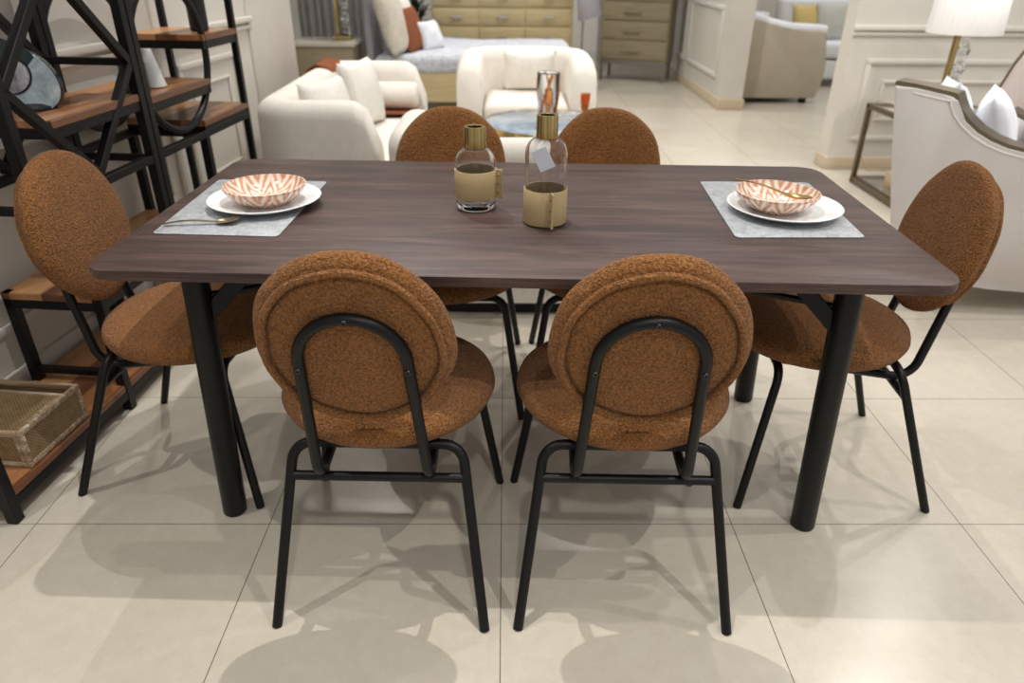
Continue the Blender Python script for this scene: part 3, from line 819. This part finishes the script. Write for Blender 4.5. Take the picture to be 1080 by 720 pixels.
# amber vase: swirled tall glass, clear with amber streaks
t = thing('art_glass_vase', 'tall clear and amber art glass vase on the blue coffee table', 'vase', (.245, 4.32, .4235))
bm = B(); lathe(bm, [(0, 0), (.05, 0), (.058, .004), (.052, .14), (.062, .285), (.057, .29), (.05, .28), (.044, .05), (0, .03)], 40, wob=lambda a, r, z: .10*math.sin(2*a+z*9)); obj('glass_body', bm, 'crystal', t)
for k in range(4):
    a0 = PI/2*k+.4; bm = B(); pts = [(.058*math.cos(a0+z*1.5), .058*math.sin(a0+z*1.5), .01+z*.27) for z in [i/12 for i in range(13)]]
    tube(bm, pts, .009, 8); tag(obj('amber_streak', bm, 'amber', t), 'amber streak')
bm = B(); tube(bm, [(0, 0, .03), (.004, 0, .19)], .018, 12, True, False, [.016, .024]); tag(obj('amber_core', bm, 'amber', t), 'amber core')
bm = B(); lathe(bm, [(0, 0), (.024, 0), (.024, .003), (.006, .008), (.006, .040), (.022, .065), (.029, .115), (.031, .155), (.028, .155), (.026, .115), (.018, .07), (0, .054)], 32); o = obj('goblet', bm, 'amber'); o.location = (.475, 4.44, .4225); tag(o, 'small amber glass goblet on the blue coffee table', 'goblet')

# ------------------------------------------------------------------ bedroom display
t = thing('bed', 'champagne coloured bed under fluffy grey bedding at the back', 'bed', (-.22, 6.95, 0))
bm = B(); box(bm, -.85, .80, -.68, .78, .20, .44, .015, 2); obj('base', bm, 'champagne', t)
for x in (-.78, .72):
    for y in (-.6, .7):
        bm = B(); box(bm, x-.03, x+.03, y-.03, y+.03, 0, .21, .004); obj('leg', bm, 'box_dark', t)
bm = B(); box(bm, -.86, .82, -.70, .80, .42, .56, .05, 4)
bmesh.ops.subdivide_edges(bm, edges=bm.edges, cuts=3, use_grid_fill=True)
for v in bm.verts: v.co += Vector((0, .012*math.sin(9*v.co.x+v.co.z*7), .014*math.sin(7*v.co.x+5*v.co.y)+.010*math.sin(17*v.co.y)))
tag(obj('bedding', bm, 'fur_grey', t, True, 180), 'fluffy grey bedding')
bm = B(); box(bm, -.93, -.865, -.66, .80, .05, 1.10, .025, 3); tag(obj('headboard', bm, 'shade_grey', t), 'grey headboard')
cushion('bed_pillow', 'beige_cloth', 'crushed beige pillow leaning on the grey headboard of the bed', (-.92, 6.42, .56), .50, .50, .16, -18, 0, 78, 'bed pillows', .08, 4, 'pillow')
cushion('bed_pillow', 'white_cloth', 'tall white pillow behind the rust pillow on the bed', (-.90, 6.84, .56), .46, .46, .16, -18, 0, 74, 'bed pillows', .06, 5, 'pillow')
cushion('bed_pillow', 'rust', 'rust brown pillow between the beige and white pillows on the bed', (-.80, 6.60, .56), .40, .38, .12, -22, 0, 72, 'bed pillows', .05, 6, 'pillow')
cushion('bed_pillow', 'linen', 'small white fluffy pillow foremost on the grey bedding', (-.66, 6.72, .56), .30, .26, .14, -25, 0, 60, 'bed pillows', .10, 7, 'pillow')

t = thing('nightstand', 'grey brown nightstand with polished top left of the bed', 'nightstand', (-1.44, 6.22, 0))
bm = B(); box(bm, -.24, .23, -.16, .24, .08, .655, .004); obj('body', bm, 'night_wood', t)
bm = B(); box(bm, -.26, .25, -.175, .26, .655, .685, .004); obj('top', bm, 'night_top', t)
bm = B(); box(bm, -.22, .21, -.166, -.16, .36, .63, .003); obj('drawer', bm, 'night_wood', t)
for x in (-.2, .19):
    for y in (-.12, .2):
        bm = B(); box(bm, x-.02, x+.02, y-.02, y+.02, 0, .085, .003); obj('foot', bm, 'box_dark', t)

def crystal_lamp(label, loc, base_z, shade, rz=0, rodh=.5):
    # square brass base, brass rod, twisted crystal column and a pleated shade
    t = thing('table_lamp', label, 'lamp', loc, rz, 'brass and crystal table lamps')
    bm = B(); box(bm, -.075, .075, -.05, .05, 0, .03, .003); obj('base', bm, 'brass', t)
    bm = B(); box(bm, -.045, -.018, -.013, .013, .03, rodh, .002); obj('rod', bm, 'brass', t)
    bm = B(); n = 12; rows = []
    for i in range(n+1):
        z = .03+(rodh-.06)*i/n; a = i*.55; w = .03+.008*math.sin(i*2.1)
        rows.append([bm.verts.new((.03+w*math.cos(a+PI/2*k), w*math.sin(a+PI/2*k), z)) for k in range(4)])
    for a, b in zip(rows, rows[1:]):
        for k in range(4): bm.faces.new((a[k], a[(k+1) % 4], b[(k+1) % 4], b[k]))
    bm.faces.new(rows[0][::-1]); bm.faces.new(rows[-1]); obj('crystal', bm, 'crystal', t, False)
    r0, r1, z0, z1 = shade
    bm = B(); lathe(bm, [(r0, z0), (r1, z1), (r1-.004, z1), (r0-.004, z0), (r0, z0)], 120, wob=lambda a, r, z: .010*math.sin(36*a)); obj('lamp_shade', bm, 'shade_white', t, True, 180)
    bm = B(); tube(bm, [(-.03, 0, rodh), (0, 0, rodh+.02), (0, 0, z0+.12)], .006, 8); tube(bm, [(-r0*.86, 0, z0+.12), (r0*.86, 0, z0+.12)], .003, 6); obj('shade_holder', bm, 'brass', t)
    return t
crystal_lamp('brass and crystal lamp on the nightstand beside the bed', (-1.32, 6.28, .6855), 0, (.17, .13, .50, .78), 0, .50)

t = thing('curtain', 'silver grey curtain hanging behind the nightstand', 'curtain', (-1.62, 7.35, 0))
bm = B(); lo = []; hi = []
for i in range(61):
    x = -.32+.64*i/60; y = .035*math.sin(i*.95)+.012*math.sin(i*.41); lo.append(bm.verts.new((x, y, .02))); hi.append(bm.verts.new((x, y, 2.6)))
for i in range(60): bm.faces.new((lo[i], lo[i+1], hi[i+1], hi[i]))
bmesh.ops.solidify(bm, geom=list(bm.faces), thickness=.006); obj('cloth', bm, 'curtain', t)
bm = B(); tube(bm, [(-.38, 0, 2.62), (.38, 0, 2.62)], .014, 12); obj('curtain_rod', bm, 'bronze', t)

# dresser against the back wall
def pull(bm, x, y, z, w):
    box(bm, x-w/2, x+w/2, y-.03, y-.02, z-.012, z+.012, .003); box(bm, x-w/2+.005, x-w/2+.02, y-.021, y+.001, z-.006, z+.006); box(bm, x+w/2-.02, x+w/2-.005, y-.021, y+.001, z-.006, z+.006)
t = thing('dresser', 'wide champagne dresser with metal pulls behind the bed', 'dresser', (-.035, 8.55, 0))
bm = B(); box(bm, -.75, .75, -.25, .25, .10, 1.02, .006); obj('body', bm, 'champagne', t)
for x in (-.7, .7):
    for y in (-.2, .2):
        bm = B(); box(bm, x-.025, x+.025, y-.025, y+.025, 0, .105, .003); obj('leg', bm, 'bronze', t)
for i in range(3):
    for j, (z0, z1) in enumerate(((.14, .40), (.42, .62), (.64, .80), (.82, .99))):
        x0 = -.735+.4917*i
        bm = B(); box(bm, x0, x0+.478, -.262, -.25, z0, z1, .003); d = obj('drawer', bm, 'champagne', t)
        bm = B(); pull(bm, x0+.24, -.262, (z0+z1)/2, .11); tag(obj('pull', bm, 'nickel', d), 'satin metal pull')

# potted plant by the dresser
t = thing('potted_plant', 'dark green potted plant left of the champagne dresser', 'plant', (-.95, 8.12, 0))
bm = B(); lathe(bm, [(0, 0), (.10, 0), (.14, .5), (.13, .5), (.11, .45), (0, .45)], 32); obj('pot', bm, 'pot', t)
bm = B(); rnd = random.Random(3)
for q in range(70):
    a = rnd.uniform(0, 2*PI); el = rnd.uniform(.2, 1.4); L = rnd.uniform(.16, .30); base = Vector((rnd.uniform(-.05, .05), rnd.uniform(-.05, .05), .46+rnd.uniform(0, .35)))
    d = Vector((math.cos(a)*math.cos(el), math.sin(a)*math.cos(el), math.sin(el))); s = d.cross(Vector((0, 0, 1))).normalized(); prev = None
    for i in range(6):
        q2 = i/5; p = base+d*L*q2-Vector((0, 0, .18*q2*q2*L)); w = .026*math.sin(PI*min(1, .1+q2*.9))+.001
        cur = (bm.verts.new(p-s*w), bm.verts.new(p+Vector((0, 0, .006))), bm.verts.new(p+s*w))
        if prev:
            bm.faces.new((prev[0], prev[1], cur[1], cur[0])); bm.faces.new((prev[1], prev[2], cur[2], cur[1]))
        prev = cur
bmesh.ops.solidify(bm, geom=list(bm.faces), thickness=.002); obj('foliage', bm, 'leaf', t)
bm = B(); tube(bm, [(0, 0, .45), (.01, 0, .7), (-.01, .01, .95)], .012, 8); obj('stem', bm, 'leaf', t)

# floor lamp with grey pleated shade
t = thing('floor_lamp', 'slim floor lamp with tilted grey shade right of the dresser', 'lamp', (.80, 8.1, 0))
bm = B(); lathe(bm, [(0, 0), (.12, 0), (.12, .012), (.02, .03), (0, .03)], 32); obj('base', bm, 'grey_steel', t)
bm = B(); tube(bm, [(0, 0, .02), (0, 0, 1.18)], .010, 10); obj('pole', bm, 'grey_steel', t)
bm = B(); lathe(bm, [(.125, .0), (.075, .46), (.072, .46), (.121, .0), (.125, 0)], 96, (0, 0, 0), 1, 1, TR((.075, -.01, .735), 0, -14, 0), lambda a, r, z: .012*math.sin(30*a)); obj('lamp_shade', bm, 'shade_grey', t, True, 180)
bm = B(); tube(bm, [(0, 0, 1.0), (.03, -.005, .98)], .006, 8); tube(bm, [(-.06, -.01, 1.0), (.13, -.01, 1.045)], .003, 6); obj('shade_holder', bm, 'grey_steel', t)

# tall chest in front of the partition
a0 = Vector((1.118, 8.96, 0)); a1 = Vector((1.80, 8.70, 0)); cz = math.atan2((a1-a0).y, (a1-a0).x); CW = (a1-a0).length
t = thing('tall_chest', 'tall taupe chest of drawers on grey metal legs by the partition', 'chest of drawers', a0, cz)
bm = B(); box(bm, -.01, CW+.03, 0, .46, .225, 1.30, .005); obj('body', bm, 'taupe_wood', t)
for j, (z0, z1) in enumerate(((.245, .445), (.46, .645), (.66, .845), (.86, 1.06), (1.075, 1.28))):
    bm = B(); box(bm, .005, CW+.015, -.012, .0, z0, z1, .003); d = obj('drawer', bm, 'taupe_wood', t)
    bm = B(); pull(bm, CW*.46, -.012, (z0+z1)/2, .2); obj('pull', bm, 'taupe_wood', d)
bm = B(); box(bm, -.01, CW+.03, 0, .46, .19, .225, .003); tag(obj('base_rail', bm, 'grey_steel', t), 'grey metal rail')
for x in (.005, CW-.0):
    for y in (.02, .44):
        bm = B(); box(bm, x-.016, x+.016, y-.016, y+.016, 0, .192, .003); tag(obj('leg', bm, 'grey_steel', t), 'grey metal leg')

# ------------------------------------------------------------------ sofas beyond the partition
t = thing('sofa', 'warm grey sofa seen side on, beyond the end of the partition', 'sofa', (2.31, 7.47, 0))
side = [(0.0, .05), (.80, .05), (.83, .12), (.855, .30), (.845, .42), (.80, .50), (.80, .66), (.74, .675), (.45, .69), (.25, .73), (.05, .785), (.0, .79)]
for y0 in (0, 1.75):
    bm = B(); prism(bm, side, -y0-.14, -y0, .018); [setattr(v, 'co', XZ @ v.co) for v in bm.verts]; obj('arm', bm, 'grey_cloth', t)
    bm = B(); tube(bm, [(.05, y0+.07, .795), (.06, y0+.07, .787), (.25, y0+.07, .733), (.45, y0+.07, .693), (.74, y0+.07, .68), (.80, y0+.07, .67)], .05, 12); tag(obj('arm_top', bm, 'linen', t), 'pale arm top')
bm = B(); box(bm, .0, .80, .14, 1.75, .08, .30, .03, 3); obj('base', bm, 'grey_cloth', t)
bm = B(); box(bm, .05, .82, .145, 1.745, .30, .46, .05, 3); obj('seat_cushion', bm, 'grey_cloth', t)
bm = B(); box(bm, .0, .12, .14, 1.75, .30, .86, .06, 3); obj('back', bm, 'grey_cloth', t)
for x in (.05, .7):
    for y in (.07, 1.82):
        bm = B(); box(bm, x-.03, x+.03, y-.03, y+.03, 0, .06, .003); obj('foot', bm, 'box_dark', t)
cushion('cushion', 'greige', 'pale greige cushion at the back corner of the grey sofa', (2.66, 7.95, .46), .44, .34, .14, -20, 0, 70, None, .04, 10)

t = thing('sofa', 'white sofa at the far right carrying yellow and sage cushions', 'sofa', (3.85, 9.0, 0))
bm = B(); box(bm, -.62, 1.6, -.45, .42, .08, .28, .03, 3); obj('base', bm, 'linen', t)
bm = B(); box(bm, -.60, 1.6, -.47, .25, .30, .47, .05, 3); obj('seat_cushion', bm, 'linen', t)
bm = B(); box(bm, -.62, 1.6, .20, .46, .28, .88, .06, 3); obj('back', bm, 'linen', t)
for x in (-.5, 1.4):
    for y in (-.36, .34):
        bm = B(); box(bm, x-.03, x+.03, y-.03, y+.03, 0, .085, .003); obj('foot', bm, 'box_dark', t)
cushion('cushion', 'yellow_cloth', 'yellow cushion on the white sofa at the far right', (3.42, 8.84, .47), .42, .38, .14, -14, 0, 20, 'cushions on the white sofa', .03, 11)
cushion('cushion', 'sage_cloth', 'pale sage cushion right of the yellow one on the white sofa', (3.72, 8.84, .47), .44, .40, .14, -14, 0, 8, 'cushions on the white sofa', .06, 12)
bm = B(); lathe(bm, [(0, 0), (.05, 0), (.07, .05), (.05, .11), (.03, .14), (.03, .16), (.024, .16), (0, .1)], 32)

# ------------------------------------------------------------------ right side: armchair, side table, lamp
t = thing('armchair', 'cream armchair with bronze edged scooped sides at the right edge', 'armchair', (1.60, 2.72, 0), math.radians(-5))
SK = lambda bm: [setattr(v.co, 'x', v.co.x+.78*v.co.y) for v in bm.verts]   # the seat is splayed: its far side stands further right
def sidepanel():
    o = [(-.180, .893), (-.10, .882), (.0, .862), (.045, .853)]
    arcp = [(.052, .835), (.075, .80), (.11, .765), (.16, .728), (.22, .697), (.29, .672), (.37, .655), (.48, .642), (.62, .632), (.80, .625), (.92, .62)]
    low = [(.95, .60), (.96, .45), (.95, .16), (.90, .105), (.62, .088), (.40, .100), (.2, .125), (.04, .165), (-.03, .22), (-.07, .40), (-.125, .64)]
    return o, arcp, low
o1, o2, o3 = sidepanel();
for y0, wd in ((0, .09), (.44, .09)):
    bm = B(); o1b, o2b = (o1, o2) if y0 == 0 else ([], o2[3:]); out = (o1b+o2b+(o3 if y0 == 0 else o3[:-3]+[(.08, .40)]))[::-1]
    prism(bm, out, -y0-wd, -y0, .012); [setattr(v, 'co', XZ @ v.co) for v in bm.verts]; SK(bm); sp_ = obj('side_panel', bm, 'greige', t, True, 50)
    bm = B()
    edge = [Vector((x, 0, z)) for x, z in o1b+o2b]
    n = len(edge); rr = []
    for i, p in enumerate(edge):
        tg = (edge[min(i+1, n-1)]-edge[max(i-1, 0)]).normalized(); nn = Vector((-tg.z, 0, tg.x))
        if nn.z < 0: nn = -nn
        rr.append([bm.verts.new(p+nn*a+Vector((0, y0+b, 0))) for a, b in ((-.004, .006), (.014, .006), (.014, wd-.006), (-.004, wd-.006))])
    for a, b in zip(rr, rr[1:]):
        for k in range(4): bm.faces.new((a[k], a[(k+1) % 4], b[(k+1) % 4], b[k]))
    bm.faces.new(rr[0]); bm.faces.new(rr[-1][::-1]); SK(bm); tag(obj('bronze_trim', bm, 'bronze', sp_, True, 50), 'bronze trim along the top edge')
    bm = B(); pip = []
    for i, p in enumerate(edge):
        tg = (edge[min(i+1, n-1)]-edge[max(i-1, 0)]).normalized(); nn = Vector((-tg.z, 0, tg.x))
        if nn.z < 0: nn = -nn
        pip.append(p-nn*.017+Vector((0, y0 if y0 == 0 else y0+wd, 0)))
    tube(bm, pip[1:], .004, 8); SK(bm); obj('piping', bm, 'greige', sp_)
bm = B(); box(bm, -.17, -.04, 0.085, .40, .16, .80, .02, 2, TR((0, 0, 0), 0, -7, 0))
[setattr(v.co, 'x', v.co.x+.13) for v in bm.verts]; SK(bm); obj('back', bm, 'greige', t)
bm = B(); box(bm, .0, .93, .09, .44, .14, .32, .02, 2); SK(bm); obj('base', bm, 'greige', t)
bm = B(); box(bm, .0, .95, .092, .438, .32, .47, .05, 4); SK(bm); obj('seat_cushion', bm, 'greige', t)
for x in (.06, .86):
    for y in (.06, .46):
        bm = B(); lathe(bm, [(0, 0), (.018, 0), (.026, .14), (0, .14)], 16, (x, y, 0)); SK(bm); obj('leg', bm, 'bronze', t)
cushion('cushion', 'linen', 'white pillow leaning inside the cream armchair, nearest the scoop', (1.84, 3.0, .47), .42, .40, .14, -12, 4, 66, 'white pillows in the armchair', .07, 21)
cushion('cushion', 'linen', 'white pillow in front of the first one inside the cream armchair', (2.02, 2.98, .47), .42, .38, .15, -16, 0, 58, 'white pillows in the armchair', .07, 22)
cushion('cushion', 'linen', 'white pillow farthest right inside the cream armchair', (2.27, 3.02, .47), .40, .34, .13, -20, 0, 50, 'white pillows in the armchair', .07, 23)

t = thing('side_table', 'bronze framed glass side table against the right wall', 'side table', (2.28, 3.92, 0))
SW, SD, SH = .62, .70, .50
for x in (0, SW):
    for y in (0, SD):
        bm = B(); box(bm, x-.014, x+.014, y-.014, y+.014, 0, SH, .002); obj('leg', bm, 'bronze', t, False)
for z, nm in ((SH-.014, 'top_rail'), (.028, 'lower_rail')):
    bm = B()
    for a in ((-.014, SW+.014, -.014, .014), (-.014, SW+.014, SD-.014, SD+.014), (-.014, .014, .014, SD-.014), (SW-.014, SW+.014, .014, SD-.014)): box(bm, *a, z-.014, z+.014, .002)
    obj(nm, bm, 'bronze', t, False)
for z in (SH-.008, .040):
    bm = B(); box(bm, .012, SW-.012, .012, SD-.012, z-.004, z+.006, .001); obj('glass_shelf', bm, 'glass', t, False)
bm = B(); box(bm, -.13, .13, -.10, .10, 0, .09, .004); box(bm, -.10, .10, -.08, .08, .09, .11, .004); o = obj('storage_box', bm, 'tan_book'); o.location = (2.50, 4.30, .0465); tag(o, 'tan box on the lower glass shelf of the bronze side table', 'box')
crystal_lamp('brass and crystal lamp with white pleated shade on the bronze side table', (2.55, 4.30, .5), 0, (.190, .176, .435, .80), math.radians(8), .44)
bm = B(); tube(bm, fillet([(2.42, 4.31, .507), (2.38, 4.56, .511), (2.34, 4.66, .515), (2.36, 4.75, .28), (2.42, 4.88, .12), (2.5, 4.90, .006), (2.9, 4.9, .006)], .04, 6), .004, 8); o = obj('power_cord', bm, 'grey_cloth'); tag(o, 'thin pale cord running from the lamp down the right wall', 'cord')

t = thing('armchair', 'pale pink armchair with bronze trim behind the cream armchair, cut by the right edge', 'armchair', (2.25, 3.29, 0))
op = [(-.09, .74), (-.065, .80), (-.035, .89), (.0, .96), (.05, 1.02), (.22, 1.04), (.34, .12), (-.16, .12), (-.15, .56)]
SK2 = lambda bm: [setattr(v.co, 'x', v.co.x+.85*v.co.y) for v in bm.verts]
for y0 in (0, .42):
    bm = B(); prism(bm, op, -y0-.09, -y0, .012); [setattr(v, 'co', XZ @ v.co) for v in bm.verts]; SK2(bm); spp = obj('side_panel', bm, 'pink_cloth', t, True, 50)
    bm = B(); tube(bm, [(x, y0+.045, z+.006) for x, z in [op[8]]+op[0:6]], .018, 8); SK2(bm); tag(obj('bronze_trim', bm, 'bronze', spp), 'bronze trim along the top edge')
bm = B(); box(bm, .06, .22, .08, .43, .14, .98, .03, 3); SK2(bm); obj('back', bm, 'pink_cloth', t)
bm = B(); box(bm, -.14, .10, .09, .42, .16, .46, .05, 3); SK2(bm); obj('seat_cushion', bm, 'pink_cloth', t)
for x in (-.1, .28):
    for y in (.05, .46):
        bm = B(); lathe(bm, [(0, 0), (.018, 0), (.026, .13), (0, .13)], 16, (x, y, 0)); SK2(bm); obj('leg', bm, 'bronze', t)

# ------------------------------------------------------------------ light
w = bpy.data.worlds.new('showroom light'); S.world = w; w.use_nodes = True
bg = w.node_tree.nodes['Background']; bg.inputs[0].default_value = (1.0, .982, .955, 1); bg.inputs[1].default_value = .56
def spot(name, loc, aim, power, size=110, rad=.012, col=(1, .965, .915), blend=.6):
    l = bpy.data.lights.new(name, 'SPOT'); l.energy = power; l.spot_size = math.radians(size); l.spot_blend = blend; l.shadow_soft_size = rad; l.color = col
    o = bpy.data.objects.new(name, l); C.objects.link(o); o.location = loc
    o.rotation_euler = (Vector(aim)-Vector(loc)).to_track_quat('-Z', 'Y').to_euler(); return o
spot('downlight_or_fill', (-.05, 1.68, 2.9), (-.25, 1.30, 0), 128, 74, blend=.9)
spot('downlight_or_fill', (1.05, .60, 2.9), (.6, .9, 0), 74, 72, blend=.9)
spot('downlight_or_fill', (-1.45, 1.0, 2.9), (-.9, 1.3, 0), 64, 80, blend=.9)
spot('downlight_or_fill', (2.45, 1.5, 2.9), (1.7, 1.6, 0), 62, 100, blend=.9)
spot('downlight_or_fill', (.25, -.75, 2.9), (.1, .6, 0), 85, 58, .06, blend=1.0)  # fill light added near the camera to brighten the front chair backs
for x, y, p in ((-.75, 2.95, 62), (-.9, 4.3, 60), (.6, 4.6, 80), (2.25, 2.75, 75), (3.2, 4.2, 60), (2.75, 3.55, 55), (-.8, 6.6, 70), (.6, 7.4, 70), (1.5, 6.0, 75), (3.2, 7.0, 55), (1.2, 3.6, 50), (-.4, 8.0, 50), (3.6, 8.8, 50)):  # background spots, some added to brighten the loveseat arm and right wall
    spot('downlight_or_fill', (x, y, 2.9), (x, y, 0), p*1.15, 108)
vs = S.view_settings
S.display_settings.display_device = 'sRGB'
vs.view_transform = 'Standard'; vs.look = 'None'; vs.exposure = 0.0; vs.gamma = 1.0; vs.use_curve_mapping = False
